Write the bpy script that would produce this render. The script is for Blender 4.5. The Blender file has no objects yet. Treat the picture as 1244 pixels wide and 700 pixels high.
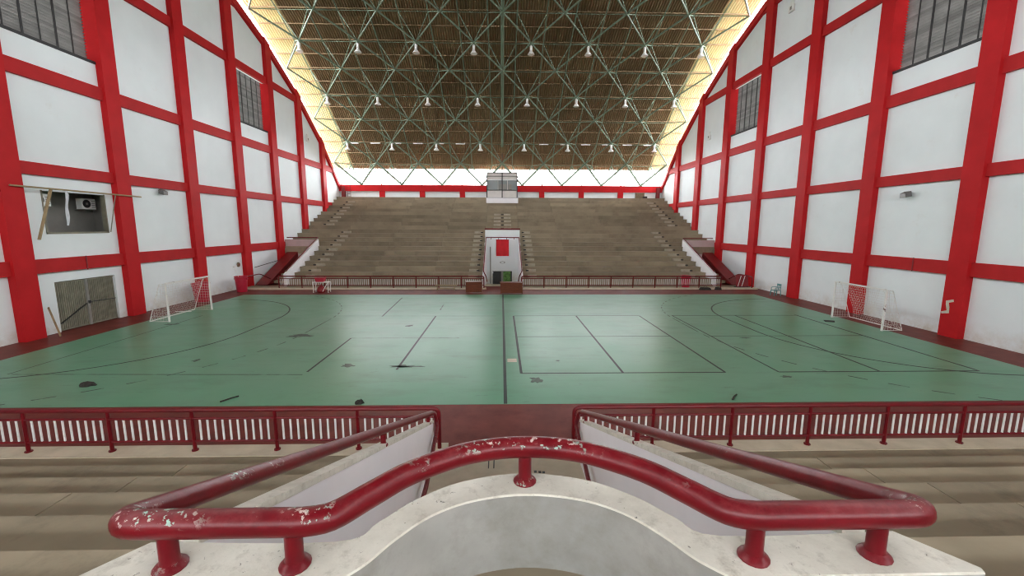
import bpy, math, random
from mathutils import Vector, Matrix
random.seed(7)
sc = bpy.context.scene
COL = sc.collection
R = math.radians

# ---------------------------------------------------------------- camera
cam = bpy.data.cameras.new('camera'); cam.sensor_fit = 'HORIZONTAL'; cam.sensor_width = 36
cam.lens = 519.07 / 1244 * 36; cam.clip_end = 2000; cam.clip_start = 0.05
co = bpy.data.objects.new('camera', cam); COL.objects.link(co)
co.matrix_world = (Matrix.Translation((-0.13, 0, 5.5)) @ Matrix.Rotation(R(-1.452), 4, 'Z')
                   @ Matrix.Rotation(R(90 - 8.323), 4, 'X') @ Matrix.Rotation(R(0.18), 4, 'Z'))
sc.camera = co

# ---------------------------------------------------------------- sky and exposure
w = bpy.data.worlds.new('World'); sc.world = w; w.use_nodes = True
bg = w.node_tree.nodes['Background']
bg.inputs[0].default_value = (0.93, 0.97, 1.0, 1); bg.inputs[1].default_value = 1.0
sc.view_settings.view_transform = 'Standard'; sc.view_settings.look = 'None'
sc.view_settings.gamma = 1; sc.view_settings.use_curve_mapping = False
sc.view_settings.exposure = 4.85
sc.cycles.max_bounces = 10; sc.cycles.diffuse_bounces = 8; sc.cycles.glossy_bounces = 4
sc.cycles.sample_clamp_indirect = 6; sc.cycles.filter_width = 1.1
sc.cycles.caustics_reflective = False; sc.cycles.caustics_refractive = False

# ---------------------------------------------------------------- hall measures (metres)
S = 5.6                       # bay module of the roof frame
Y0, ZC = 23.3, -26.7          # axis of the barrel roof
RW, RI, RO = 53.7, 54.2, 55.9 # radii: wall top, inner frame layer, outer layer
RR = 56.25                    # roof sheets
XF = 22.4                     # pillar faces on the end walls
FAR = 61.5
def cyl(th, rho, x=0.0): return Vector((x, Y0 + rho * math.sin(R(th)), ZC + rho * math.cos(R(th))))

# light portals: the open gaps under the roof edge, where daylight enters
def portal(center, xdir, inward, sx, sy):
    l = bpy.data.lights.new('sky_opening', 'AREA'); l.shape = 'RECTANGLE'; l.size = sx; l.size_y = sy
    l.cycles.is_portal = True
    z = -Vector(inward).normalized(); x = Vector(xdir).normalized(); y = z.cross(x)
    o = bpy.data.objects.new('sky_opening', l); COL.objects.link(o)
    o.matrix_world = Matrix.Translation(center) @ Matrix((x, y, z)).transposed().to_4x4()
for sgn in (1, -1):
    portal((0, Y0 + sgn * (FAR - Y0 + .35), 12.5), (1, 0, 0), (0, -sgn, 0), 45.6, 3.2)
    for k in range(10):
        a = -43 + 8.6 * (k + .5)
        p = cyl(a, 55.0, sgn * 22.75); t = (cyl(a + 1, 55) - cyl(a - 1, 55))
        portal(p, t, (-sgn, 0, 0), 8.5, 2.6)

# ---------------------------------------------------------------- materials
def nmat(name):
    m = bpy.data.materials.new(name); m.use_nodes = True
    nt = m.node_tree; return m, nt, nt.nodes['Principled BSDF'], nt.nodes, nt.links
def noise(nt, scale, detail=4, vec=None, rough=.55):
    n = nt.nodes.new('ShaderNodeTexNoise'); n.inputs['Scale'].default_value = scale
    n.inputs['Detail'].default_value = detail; n.inputs['Roughness'].default_value = rough
    if vec is not None: nt.links.new(vec, n.inputs['Vector'])
    return n.outputs['Fac']
def ramp(nt, fac, a, b, ca=(0, 0, 0, 1), cb=(1, 1, 1, 1)):
    n = nt.nodes.new('ShaderNodeValToRGB'); n.color_ramp.elements[0].position = a; n.color_ramp.elements[1].position = b
    n.color_ramp.elements[0].color = ca; n.color_ramp.elements[1].color = cb
    nt.links.new(fac, n.inputs[0]); return n.outputs[0]
def mix(nt, fac, a, b):
    n = nt.nodes.new('ShaderNodeMix'); n.data_type = 'RGBA'
    if isinstance(fac, float): n.inputs[0].default_value = fac
    else: nt.links.new(fac, n.inputs[0])
    for i, v in ((6, a), (7, b)):
        if isinstance(v, tuple): n.inputs[i].default_value = (*v[:3], 1)
        else: nt.links.new(v, n.inputs[i])
    return n.outputs[2]
def math_(nt, op, a, b):
    n = nt.nodes.new('ShaderNodeMath'); n.operation = op
    for i, v in enumerate((a, b)):
        if isinstance(v, (int, float)): n.inputs[i].default_value = v
        else: nt.links.new(v, n.inputs[i])
    return n.outputs[0]
def pos(nt, sx=1, sy=1, sz=1):
    g = nt.nodes.new('ShaderNodeNewGeometry'); v = nt.nodes.new('ShaderNodeVectorMath'); v.operation = 'MULTIPLY'
    nt.links.new(g.outputs['Position'], v.inputs[0]); v.inputs[1].default_value = (sx, sy, sz); return v.outputs[0]
def bump(nt, b, fac, strength, dist=.01):
    n = nt.nodes.new('ShaderNodeBump'); n.inputs['Strength'].default_value = strength; n.inputs['Distance'].default_value = dist
    nt.links.new(fac, n.inputs['Height']); nt.links.new(n.outputs[0], b.inputs['Normal'])
def mat(name, c, rough=.6, var=.12, scale=1.2, sc3=(1, 1, 1), metal=0.0, spec=.5, bmp=0.0, bscale=30, rnd=0.0, dirt=None, dirt_lo=.58, dirt_hi=.72, dirt_scale=2.5):
    m, nt, b, N, L = nmat(name)
    f = noise(nt, scale, 5, pos(nt, *sc3))
    col = mix(nt, ramp(nt, f, .3, .7), tuple(x * (1 - var) for x in c), tuple(min(1, x * (1 + var)) for x in c))
    if dirt:
        d = noise(nt, dirt_scale, 8, pos(nt, *sc3), .7)
        col = mix(nt, ramp(nt, d, dirt_lo, dirt_hi), col, dirt)
    if rnd:
        oi = N.new('ShaderNodeObjectInfo')
        hs = N.new('ShaderNodeHueSaturation'); L.new(col, hs.inputs['Color'])
        L.new(math_(nt, 'ADD', math_(nt, 'MULTIPLY', oi.outputs['Random'], rnd), 1 - rnd / 2), hs.inputs['Value'])
        col = hs.outputs[0]
    L.new(col, b.inputs['Base Color'])
    b.inputs['Roughness'].default_value = rough; b.inputs['Metallic'].default_value = metal
    b.inputs['Specular IOR Level'].default_value = spec
    if bmp: bump(nt, b, noise(nt, bscale, 4, pos(nt)), bmp)
    return m
M = {}
M['wall'] = mat('white_plaster', (.76, .80, .81), .7, .035, .5, spec=.25, dirt=(.66, .64, .60), dirt_lo=.62, dirt_hi=.9, dirt_scale=.8)
def wall_dirt(m):
    nt = m.node_tree; b = nt.nodes['Principled BSDF']; src = b.inputs['Base Color'].links[0].from_socket
    g_ = nt.nodes.new('ShaderNodeNewGeometry'); sx = nt.nodes.new('ShaderNodeSeparateXYZ'); nt.links.new(g_.outputs['Position'], sx.inputs[0])
    low = ramp(nt, sx.outputs[2], .0, 1.3, (1, 1, 1, 1), (0, 0, 0, 1))
    f = math_(nt, 'MULTIPLY', low, ramp(nt, noise(nt, 1.4, 8, pos(nt), .7), .35, .7))
    nt.links.new(mix(nt, f, src, (.55, .49, .40)), b.inputs['Base Color'])
wall_dirt(M['wall'])
M['white'] = mat('white_paint', (.80, .78, .80), .6, .03, 1.5, spec=.3)
M['red'] = mat('red_wall_paint', (.46, .013, .016), .6, .10, .9, spec=.12)
M['redbeam'] = mat('red_beam_paint', (.43, .018, .020), .6, .10, 1.2, spec=.12)
M['darkred'] = mat('dark_red_stair_paint', (.21, .008, .011), .5, .15, 2)
M['pipe'] = mat('dark_red_pipe_paint', (.135, .004, .008), .4, .2, 3, spec=.25)
M['pink'] = mat('pinkish_plaster', (.52, .40, .39), .8, .08, 1.5)
M['concrete'] = mat('worn_concrete', (.285, .235, .165), .85, .16, .9, spec=.2, bmp=.25, bscale=12, rnd=.22, dirt=(.17, .14, .10), dirt_lo=.55, dirt_hi=.8, dirt_scale=1.1)
M['slab'] = mat('grandstand_concrete', (.285, .235, .165), .8, .16, .5, spec=.25, rnd=.30, dirt=(.16, .13, .095), dirt_lo=.52, dirt_hi=.85, dirt_scale=.7)
M['aisle'] = mat('pale_step_concrete', (.42, .37, .29), .85, .15, 2, spec=.2)
M['cream'] = mat('cream_kerb_paint', (.52, .45, .34), .7, .12, 2, spec=.3, dirt=(.36, .30, .22), dirt_lo=.6, dirt_hi=.85, dirt_scale=1.5)
M['roof'] = mat('brown_roof_sheet', (.20, .140, .076), .7, .14, .35, rnd=.30, spec=.2)
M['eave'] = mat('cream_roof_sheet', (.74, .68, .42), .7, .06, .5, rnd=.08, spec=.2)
M['steel'] = mat('green_truss_paint', (.15, .21, .145), .5, .15, 1)
M['lamp'] = mat('white_lamp_enamel', (.78, .77, .74), .35, .05, 3)
M['lens'] = mat('grey_lamp_glass', (.16, .15, .14), .2, .1, 3)
M['black'] = mat('black_paint', (.015, .015, .016), .5, .2, 3)
M['slat'] = mat('grey_louver_metal', (.17, .165, .16), .7, .15, 2, spec=.1, rnd=.4)
M['gate'] = mat('olive_steel_gate', (.20, .185, .135), .6, .2, 2.5, rnd=.15)
M['recess'] = mat('grey_render', (.24, .23, .21), .85, .12, 1)
M['plastic'] = mat('white_plastic', (.74, .74, .72), .4, .06, 3)
M['binred'] = mat('red_plastic', (.42, .012, .035), .4, .15, 3)
M['wood'] = mat('brown_desk_wood', (.13, .030, .008), .4, .25, 3, (1, 1, 6), spec=.25)
M['plank'] = mat('raw_plank', (.32, .24, .13), .8, .2, 3)
M['net'] = mat('white_net_cord', (.66, .62, .58), .8, .1, 5)
M['post'] = mat('worn_goal_paint', (.74, .73, .70), .5, .05, 4, dirt=(.16, .10, .08), dirt_lo=.60, dirt_hi=.64, dirt_scale=3)
M['chair'] = mat('teal_plastic', (.09, .27, .27), .45, .1, 3)
M['banner'] = mat('red_cloth', (.58, .012, .02), .8, .1, 2)
M['maroon'] = mat('maroon_floor_paint', (.165, .036, .028), .45, .2, 1.2, spec=.07, dirt=(.10, .018, .013), dirt_lo=.5, dirt_hi=.8, dirt_scale=1.3)
M['line'] = mat('dark_line_paint', (.025, .035, .03), .4, .2, 2, spec=.1, dirt=(.10, .17, .12), dirt_lo=.60, dirt_hi=.72, dirt_scale=2.2)
M['faint'] = mat('worn_line_paint', (.06, .09, .07), .4, .2, 2, spec=.1, dirt=(.13, .27, .18), dirt_lo=.50, dirt_hi=.60, dirt_scale=1.5)
M['debris'] = mat('dark_debris', (.03, .027, .022), .9, .3, 6)
M['stain'] = mat('dark_floor_stain', (.060, .095, .070), .4, .5, 5, spec=.1)
M['paper'] = mat('pale_patch', (.55, .50, .40), .7, .1, 5)
M['board'] = mat('brown_box_board', (.17, .12, .07), .7, .2, 4)
M['ground'] = mat('outdoor_ground', (.072, .074, .056), .9, .1, .1)
M['hedge'] = mat('green_foliage', (.10, .22, .05), .8, .5, 6)
M['cloth'] = mat('pale_cloth', (.55, .56, .60), .8, .1, 4)
M['cabin'] = mat('cabin_board', (.62, .58, .55), .6, .05, 2)
def glass_mat():
    m, nt, b, N, L = nmat('cabin_glass'); b.inputs['Base Color'].default_value = (.22, .24, .24, 1)
    b.inputs['Roughness'].default_value = .12; return m
M['glass'] = glass_mat()
def court_mat():
    m, nt, b, N, L = nmat('green_court_paint')
    c = mix(nt, ramp(nt, noise(nt, .16, 4, pos(nt)), .35, .65), (.110, .300, .178), (.145, .315, .208))
    c = mix(nt, ramp(nt, noise(nt, .9, 8, pos(nt, .35, 1, 1), .7), .50, .78), c, (.105, .230, .145))
    c = mix(nt, ramp(nt, noise(nt, 3.5, 8, pos(nt, .25, 1, 1), .75), .60, .68), c, (.10, .205, .135))
    c = mix(nt, ramp(nt, noise(nt, 1.3, 10, pos(nt), .8), .70, .74), c, (.07, .09, .07))
    L.new(c, b.inputs['Base Color'])
    r = N.new('ShaderNodeMapRange'); L.new(noise(nt, .7, 6, pos(nt)), r.inputs[0])
    r.inputs[3].default_value = .25; r.inputs[4].default_value = .40
    L.new(r.outputs[0], b.inputs['Roughness'])
    b.inputs['Specular IOR Level'].default_value = .12
    bump(nt, b, noise(nt, 2.2, 3, pos(nt)), .06, .02)
    return m
M['court'] = court_mat()
def rail_mat():
    m, nt, b, N, L = nmat('chipped_red_rail_paint')
    c = mix(nt, ramp(nt, noise(nt, 6, 5, pos(nt)), .3, .7), (.105, .002, .006), (.16, .004, .009))
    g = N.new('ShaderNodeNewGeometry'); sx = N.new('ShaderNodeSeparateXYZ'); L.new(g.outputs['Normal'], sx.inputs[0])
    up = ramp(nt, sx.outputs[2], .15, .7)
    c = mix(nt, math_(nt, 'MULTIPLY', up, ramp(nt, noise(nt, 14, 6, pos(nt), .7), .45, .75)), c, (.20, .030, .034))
    area = ramp(nt, noise(nt, 2.3, 3, pos(nt)), .60, .72)
    for q, r0 in (((.02, 2.2, 4.34), .34), ((-.22, 2.17, 4.34), .12), ((-1.55, 1.64, 4.34), .22), ((-.92, 1.63, 4.34), .10), ((1.42, 1.74, 4.3), .09), ((1.62, 1.68, 4.34), .09), ((-1.68, 2.4, 4.0), .12)):
        dn = N.new('ShaderNodeVectorMath'); dn.operation = 'DISTANCE'; L.new(g.outputs['Position'], dn.inputs[0]); dn.inputs[1].default_value = q
        area = math_(nt, 'MAXIMUM', area, ramp(nt, dn.outputs['Value'], r0 * .5, r0 * 1.25, (1, 1, 1, 1), (0, 0, 0, 1)))
    chip = math_(nt, 'MULTIPLY', math_(nt, 'MULTIPLY', ramp(nt, noise(nt, 34, 6, pos(nt), .65), .56, .585), area), up)
    hue = mix(nt, ramp(nt, noise(nt, 12, 2, pos(nt)), .45, .55), (.30, .48, .40), (.55, .44, .40))
    c = mix(nt, chip, c, hue)
    L.new(c, b.inputs['Base Color']); b.inputs['Roughness'].default_value = .36
    b.inputs['Specular IOR Level'].default_value = .32
    bump(nt, b, noise(nt, 60, 3, pos(nt)), .12, .004)
    return m
M['rail'] = rail_mat()
def cap_mat():
    m, nt, b, N, L = nmat('dirty_parapet_plaster')
    c = mix(nt, ramp(nt, noise(nt, 2.5, 6, pos(nt), .65), .35, .7), (.68, .65, .57), (.50, .47, .40))
    c = mix(nt, ramp(nt, noise(nt, 9, 8, pos(nt), .7), .52, .74), c, (.36, .33, .27))
    c = mix(nt, ramp(nt, noise(nt, 28, 6, pos(nt), .7), .645, .69), c, (.10, .09, .08))
    L.new(c, b.inputs['Base Color']); b.inputs['Roughness'].default_value = .8
    bump(nt, b, noise(nt, 18, 5, pos(nt)), .35, .01)
    return m
M['cap'] = cap_mat()
M['inner'] = mat('grey_stained_shaded_plaster', (.31, .30, .28), .8, .2, 2.2, spec=.2, bmp=.2, bscale=14, dirt=(.20, .19, .165), dirt_lo=.45, dirt_hi=.8, dirt_scale=3)  # grey stains, plus shade of the inner face put into the colour

# ---------------------------------------------------------------- mesh helpers
def wloc(o):
    v = Vector((0, 0, 0))
    while o is not None: v += o.location; o = o.parent
    return v
class MB:
    def __init__(s): s.v = []; s.f = []
    def box(s, x0, x1, y0, y1, z0, z1):
        n = len(s.v)
        s.v += [Vector(p) for p in ((x0, y0, z0), (x1, y0, z0), (x1, y1, z0), (x0, y1, z0), (x0, y0, z1), (x1, y0, z1), (x1, y1, z1), (x0, y1, z1))]
        s.f += [tuple(n + i for i in q) for q in ((0, 3, 2, 1), (4, 5, 6, 7), (0, 1, 5, 4), (1, 2, 6, 5), (2, 3, 7, 6), (3, 0, 4, 7))]
        return s
    def bar(s, a, b, wx, wy, up=(0, 0, 1)):     # rectangular bar from a to b
        a = Vector(a); b = Vector(b); d = (b - a).normalized(); u = Vector(up)
        if abs(d.dot(u)) > .98: u = Vector((1, 0, 0))
        x = d.cross(u).normalized(); y = x.cross(d); n = len(s.v)
        for p in (a, b):
            for i, j in ((-1, -1), (1, -1), (1, 1), (-1, 1)): s.v.append(p + x * i * wx / 2 + y * j * wy / 2)
        s.f += [tuple(n + i for i in q) for q in ((3, 2, 1, 0), (4, 5, 6, 7), (0, 1, 5, 4), (1, 2, 6, 5), (2, 3, 7, 6), (3, 0, 4, 7))]
        return s
    def prism(s, poly, d):                      # polygon (list of points) extruded by vector d
        n = len(s.v); k = len(poly); d = Vector(d)
        s.v += [Vector(p) for p in poly] + [Vector(p) + d for p in poly]
        s.f += [tuple(n + i for i in range(k))[::-1], tuple(n + k + i for i in range(k))]
        s.f += [(n + i, n + (i + 1) % k, n + k + (i + 1) % k, n + k + i) for i in range(k)]
        return s
    def strip(s, A, B, d):                      # quad strip between two polylines, thickened by d
        n = len(s.v); k = len(A); d = Vector(d)
        for p, q in zip(A, B): s.v += [Vector(p), Vector(q), Vector(p) + d, Vector(q) + d]
        for i in range(k - 1):
            a = n + 4 * i; b = a + 4
            s.f += [(a, b, b + 1, a + 1), (a + 2, a + 3, b + 3, b + 2), (a, a + 2, b + 2, b), (a + 1, b + 1, b + 3, a + 3)]
        a = n; b = n + 4 * (k - 1)
        s.f += [(a, a + 1, a + 3, a + 2), (b, b + 2, b + 3, b + 1)]
        return s
    def tube(s, pts, r, n=8):
        pts = [Vector(p) for p in pts]; k0 = len(s.v); m = len(pts); u = None
        for i, p in enumerate(pts):
            d = (pts[min(i + 1, m - 1)] - pts[max(i - 1, 0)]).normalized()
            if u is None:
                u = d.cross(Vector((0, 0, 1)) if abs(d.z) < .95 else Vector((1, 0, 0))).normalized()
            else:
                u = (u - d * u.dot(d)).normalized()
            v = d.cross(u)
            rr = r[i] if isinstance(r, (list, tuple)) else r
            for j in range(n):
                a = 2 * math.pi * j / n; s.v.append(p + (u * math.cos(a) + v * math.sin(a)) * rr)
        for i in range(m - 1):
            for j in range(n):
                a = k0 + i * n + j; b = k0 + i * n + (j + 1) % n; s.f.append((a, b, b + n, a + n))
        s.f.append(tuple(k0 + j for j in range(n))[::-1]); s.f.append(tuple(k0 + (m - 1) * n + j for j in range(n)))
        return s
    def lathe(s, c, prof, n=16):                # prof: (r, z) from bottom to top, about a vertical axis
        return s.tube([Vector(c) + Vector((0, 0, z)) for r, z in prof], [max(r, .001) for r, z in prof], n) if len(set(z for r, z in prof)) == len(prof) else s._lathe(c, prof, n)
    def _lathe(s, c, prof, n):
        k0 = len(s.v); c = Vector(c)
        for r, z in prof:
            for j in range(n):
                a = 2 * math.pi * j / n; s.v.append(c + Vector((max(r, .001) * math.cos(a), max(r, .001) * math.sin(a), z)))
        for i in range(len(prof) - 1):
            for j in range(n):
                a = k0 + i * n + j; b = k0 + i * n + (j + 1) % n; s.f.append((a, b, b + n, a + n))
        return s
    def mesh(s, name, m, off=Vector((0, 0, 0)), smooth=False):
        me = bpy.data.meshes.new(name); me.from_pydata([tuple(v - off) for v in s.v], [], s.f)
        me.materials.append(m if not isinstance(m, str) else M[m]); me.update()
        if smooth:
            me.polygons.foreach_set('use_smooth', [True] * len(me.polygons)); me.set_sharp_from_angle(angle=R(38))
        return me
    def build(s, name, m, parent=None, smooth=False, origin=None):
        if parent is not None and origin is None: off = wloc(parent); loc = Vector((0, 0, 0))
        else:
            if origin is None:
                xs = [v.x for v in s.v]; ys = [v.y for v in s.v]; zs = [v.z for v in s.v]
                origin = Vector(((min(xs) + max(xs)) / 2, (min(ys) + max(ys)) / 2, min(zs)))
            off = Vector(origin); loc = off - (wloc(parent) if parent else Vector((0, 0, 0)))
        o = bpy.data.objects.new(name, s.mesh(name, m, off, smooth)); COL.objects.link(o)
        o.location = loc; o.parent = parent
        return o
def tag(o, label=None, cat=None, group=None, kind=None):
    if label: o['label'] = label
    if cat: o['category'] = cat
    if group: o['group'] = group
    if kind: o['kind'] = kind
    return o
def empty(name, loc, label=None, cat=None, group=None, kind=None, parent=None):
    o = bpy.data.objects.new(name, None); COL.objects.link(o); o.empty_display_size = .2
    o.location = Vector(loc) - (wloc(parent) if parent else Vector((0, 0, 0))); o.parent = parent
    return tag(o, label, cat, group, kind)
def inst(name, me, loc, parent=None, mtx=None):     # another object on shared mesh data
    o = bpy.data.objects.new(name, me); COL.objects.link(o); o.parent = parent
    if mtx is not None: o.matrix_local = Matrix.Translation(-wloc(parent) if parent else Vector()) @ mtx
    else: o.location = Vector(loc) - (wloc(parent) if parent else Vector((0, 0, 0)))
    return o
def copy_tree(o, loc, label=None, parent=None):
    c = o.copy(); COL.objects.link(c); c.parent = parent
    if loc is not None: c.location = loc
    if label: c['label'] = label
    for ch in list(o.children): copy_tree(ch, None, None, c)
    return c
def catmull(P, n=6):
    P = [Vector(p) for p in P]; out = []
    for i in range(len(P) - 1):
        a, b, c, d = P[max(i - 1, 0)], P[i], P[i + 1], P[min(i + 2, len(P) - 1)]
        for k in range(n):
            t = k / n
            out.append(.5 * ((2 * b) + (c - a) * t + (2 * a - 5 * b + 4 * c - d) * t * t + (3 * b - a - 3 * c + d) * t ** 3))
    return out + [P[-1]]
def fillet(P, r, n=6):                              # polyline with rounded corners
    P = [Vector(p) for p in P]; out = [P[0]]
    for i in range(1, len(P) - 1):
        a = (P[i - 1] - P[i]); b = (P[i + 1] - P[i]); k = min(r, a.length / 2.01, b.length / 2.01)
        p0 = P[i] + a.normalized() * k; p1 = P[i] + b.normalized() * k
        for j in range(n + 1):
            t = j / n; out.append(p0 * (1 - t) ** 2 + P[i] * 2 * t * (1 - t) + p1 * t * t)
    return out + [P[-1]]

# ================================================================ SETTING
# outdoor ground
g = MB().box(-160, 160, -140, 190, -1.6, -1.4).build('ground', 'ground'); tag(g, 'bare outdoor ground around the hall', 'ground', kind='structure')

# floor with court surface and lines
floor = MB().box(-23.2, 23.2, 7.9, 38.62, -.4, 0).box(-23.2, -19.1, 38.62, 45.4, -.4, 0).box(19.1, 23.2, 38.62, 45.4, -.4, 0).build('floor', 'maroon', origin=(0, 23.3, 0)); tag(floor, 'maroon painted hall floor around the green court', 'floor', kind='structure')
MB().box(-20.5, 20.5, 12.62, 33.95, -.05, .004).build('court_surface', 'court', floor)
def line(pts, wd=.07, m='line', z=.004):
    wd *= 1.1
    pts = [Vector((x, y, z)) for x, y in pts]; A = []; B = []
    for i, p in enumerate(pts):
        d = (pts[min(i + 1, len(pts) - 1)] - pts[max(i - 1, 0)]).normalized(); nrm = Vector((-d.y, d.x, 0)) * wd / 2
        A.append(p + nrm); B.append(p - nrm)
    return MB().strip(A, B, (0, 0, .004)).build('court_line', m, floor)
def arc(cx, cy, r, a0, a1, n=16): return [(cx + r * math.cos(R(a0 + (a1 - a0) * i / n)), cy + r * math.sin(R(a0 + (a1 - a0) * i / n))) for i in range(n + 1)]
line([(0, 12.65), (0, 33.9)], .10)
for x0, xm, x1 in ((.62, 4.47, 8.38), (10.45, 14.4, 18.3)):
    line([(x0, 15.4), (x1, 15.4)]); line([(x0, 25.72), (x1, 25.72)], .06)
    line([(x0, 15.4), (x0, 25.7)], .09 if x0 < 1 else .06); line([(xm, 15.4), (xm, 25.7)], .08); line([(x1, 15.4), (x1, 25.7)], .07)
    line([(x0, 20.75), (x1, 20.75)], .05)
line([(-4.15, 15.9), (-4.13, 25.7)], .08, 'line'); line([(-4.13, 27.6), (-4.17, 29.7)], .07, 'faint'); line([(-7.37, 25.65), (-7.7, 32.4)], .07)
line([(-7.46, 15.7), (-7.5, 20.6)], .07); line([(-10.1, 25.8), (-.45, 25.7)], .05, 'faint'); line([(-7.55, 20.58), (-2.2, 20.54)], .05, 'faint')
line([(-18.2, 15.6), (-7.5, 15.4)], .05, 'faint')
for sg in (-1, 1):
    P = arc(20.1, 21.6, 6.75, 270, 180) + arc(20.1, 25.0, 6.75, 180, 90)
    line([(sg * x, y) for x, y in P], .075 if sg < 0 else .08)
    D = arc(20.1, 21.6, 9.9, 258, 180, 24) + arc(20.1, 25.0, 9.9, 180, 118, 24)
    for i in range(0, len(D) - 1, 2): line([(sg * D[i][0], D[i][1]), (sg * D[i + 1][0], D[i + 1][1])], .06, 'faint')
    line([(sg * 18.35, 15.6), (sg * 18.35, 26)], .05, 'faint')
MB().box(.12, .5, 16.75, 17.2, .003, .007).build('floor_patch', 'paper', floor)
def blob(x, y, rx, ry, m, nm, seed, z=.004):
    rs = random.Random(seed); P = []
    for i in range(18):
        a = 2 * math.pi * i / 18; k = rs.uniform(.45, 1.15); P.append((x + rx * k * math.cos(a), y + ry * k * math.sin(a), z))
    return MB().prism(P, (0, 0, .004)).build(nm, m, floor)
for i, q in enumerate([(-4.05, 16.3, .5, .18), (-3.7, 16.25, .8, .08), (-6.2, 16.4, .35, .25), (-10.2, 21.1, .75, .35), (-5.2, 23.2, .22, .3), (12.0, 20.4, .3, .12), (1.1, 14.7, .25, .3), (-12.6, 17.2, .15, .2), (2.2, 16.9, .1, .1), (-18.4, 23.7, .55, .16), (10.4, 14.9, .25, .12)]):
    blob(*q, 'stain', 'floor_stain', 40 + i)

# ceiling: corrugated sheets on the barrel
ceil = empty('ceiling', (0, Y0, 0), 'corrugated brown barrel roof over the hall', 'ceiling', kind='structure')
DT = 3.70
def sheet_mesh(name, wd, m):
    s = MB(); nx = int(wd / .24) * 4; na = 3; h = .055
    for j in range(na + 1):
        th = (-.515 + 1.03 * j / na) * DT; rr = RR + (.05 if j == 0 else 0) - (.0 if j < na else .02)
        for i in range(nx + 1):
            s.v.append(Vector((wd * i / nx, (rr + (h, h, -h, -h)[i % 4]) * math.sin(R(th)), (rr + (h, h, -h, -h)[i % 4]) * math.cos(R(th)))))
    for j in range(na):
        for i in range(nx): a = j * (nx + 1) + i; s.f.append((a, a + 1, a + nx + 2, a + nx + 1))
    return s.mesh(name, m)
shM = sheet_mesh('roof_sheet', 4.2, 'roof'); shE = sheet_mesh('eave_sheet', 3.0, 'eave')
rows = [23.2 + DT * j - DT / 2 for j in range(-18, 7)]      # outer node rows
ROW0 = 23.2
EAVE = 44.5
sheet_rows = [EAVE - DT * (.5 + j) for j in range(24)]
rest = MB(); rest_e = MB()
for th in sheet_rows:
    mt = Matrix.Translation((0, Y0, ZC)) @ Matrix.Rotation(R(-th), 4, 'X')
    for i in range(12):
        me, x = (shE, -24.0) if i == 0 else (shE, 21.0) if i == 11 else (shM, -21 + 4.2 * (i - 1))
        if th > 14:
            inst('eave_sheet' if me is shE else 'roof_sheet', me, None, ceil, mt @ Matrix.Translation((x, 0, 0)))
        else:
            tgt = rest_e if me is shE else rest; n = len(tgt.v); T = mt @ Matrix.Translation((x, 0, 0))
            tgt.v += [T @ v.co for v in me.vertices]; tgt.f += [tuple(n + k for k in p.vertices) for p in me.polygons]
tag(rest.build('roof_sheeting', 'roof', ceil), kind='stuff'); tag(rest_e.build('eave_sheeting', 'eave', ceil), kind='stuff')
# purlins lying under the sheets
for j in range(-18, 8):
    for fr in (0, .5):
        th = ROW0 + DT * (j - .5 + fr)
        if 14 < th < EAVE:
            p = cyl(th, RR - .09); MB().bar((-23.7, p.y, p.z), (23.7, p.y, p.z), .06, .10).build('purlin', 'roof', ceil)

# roof frame (space frame of green tubes)
frame = empty('roof_frame', (0, FAR, 11), 'green tubular steel space frame under the brown roof', 'roof frame')
half = lambda j: j % 2 == 0
def inner_x(j): return [S * (k + .5) for k in range(-4, 4)] if half(j) else [S * k for k in range(-4, 5)]
OX = [S * (.25 + .5 * k) for k in range(-8, 8)]
far_stuff = MB()
def member(nm, a, b, r, seen, n=6):
    if seen: MB().tube([a, b], r, n).build(nm, 'steel', frame, True)
    else: far_stuff.tube([a, b], r, 5)
for x in OX:
    P = [cyl(ROW0 + DT * (j - .5), RO, x) for j in range(-17, 7)]
    vis = [p for p in P if p.y > 36]
    MB().tube(vis, .062, 6).build('rib', 'steel', frame, True); far_stuff.tube([p for p in P if p.y <= 40], .062, 5)
for j in range(-17, 7):
    p = cyl(ROW0 + DT * (j - .5), RO); member('cross_tube', (-S * 4 + 1.4, p.y, p.z), (S * 4 - 1.4, p.y, p.z), .03, j >= -2)
for j in range(-17, 6):
    th = ROW0 + DT * j; seen = j >= -2
    for x in inner_x(j):
        p = cyl(th, RI, x)
        if j < 5:
            for dx in (-S / 2, S / 2):
                if abs(x + dx) < 4 * S + .1: member('chord', p, cyl(th + DT, RI, x + dx), .085, seen)
        for dj in (-.5, .5):
            for dx in (-S / 4, S / 4):
                if abs(x + dx) < 4 * S: member('strut', p, cyl(th + DT * dj, RO, x + dx), .045, seen, 5)
for k in range(-8, 9):                                   # V legs standing on the far beam
    x = k * S / 2; b = Vector((x, FAR + .1, 11.1))
    if abs(x) < 2.2: continue
    for dx in (-S / 4, S / 4):
        if abs(x + dx) < 4 * S: member('leg', b, cyl(ROW0 + DT * 5.5, RO, x + dx), .085, True)
    for dx in (-S / 2, S / 2):
        if k % 2 and abs(x + dx) < 4 * S + .1: member('leg', b, cyl(ROW0 + DT * 5, RI, x + dx), .14, True)
tag(far_stuff.build('rear_lattice', 'steel', frame), kind='stuff')
tag(MB().tube([cyl(t, RO - .25, 0) for t in range(12, 41, 2)], .16, 6).build('centre_duct', 'steel', frame, True), 'thick green centre tube')

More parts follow.
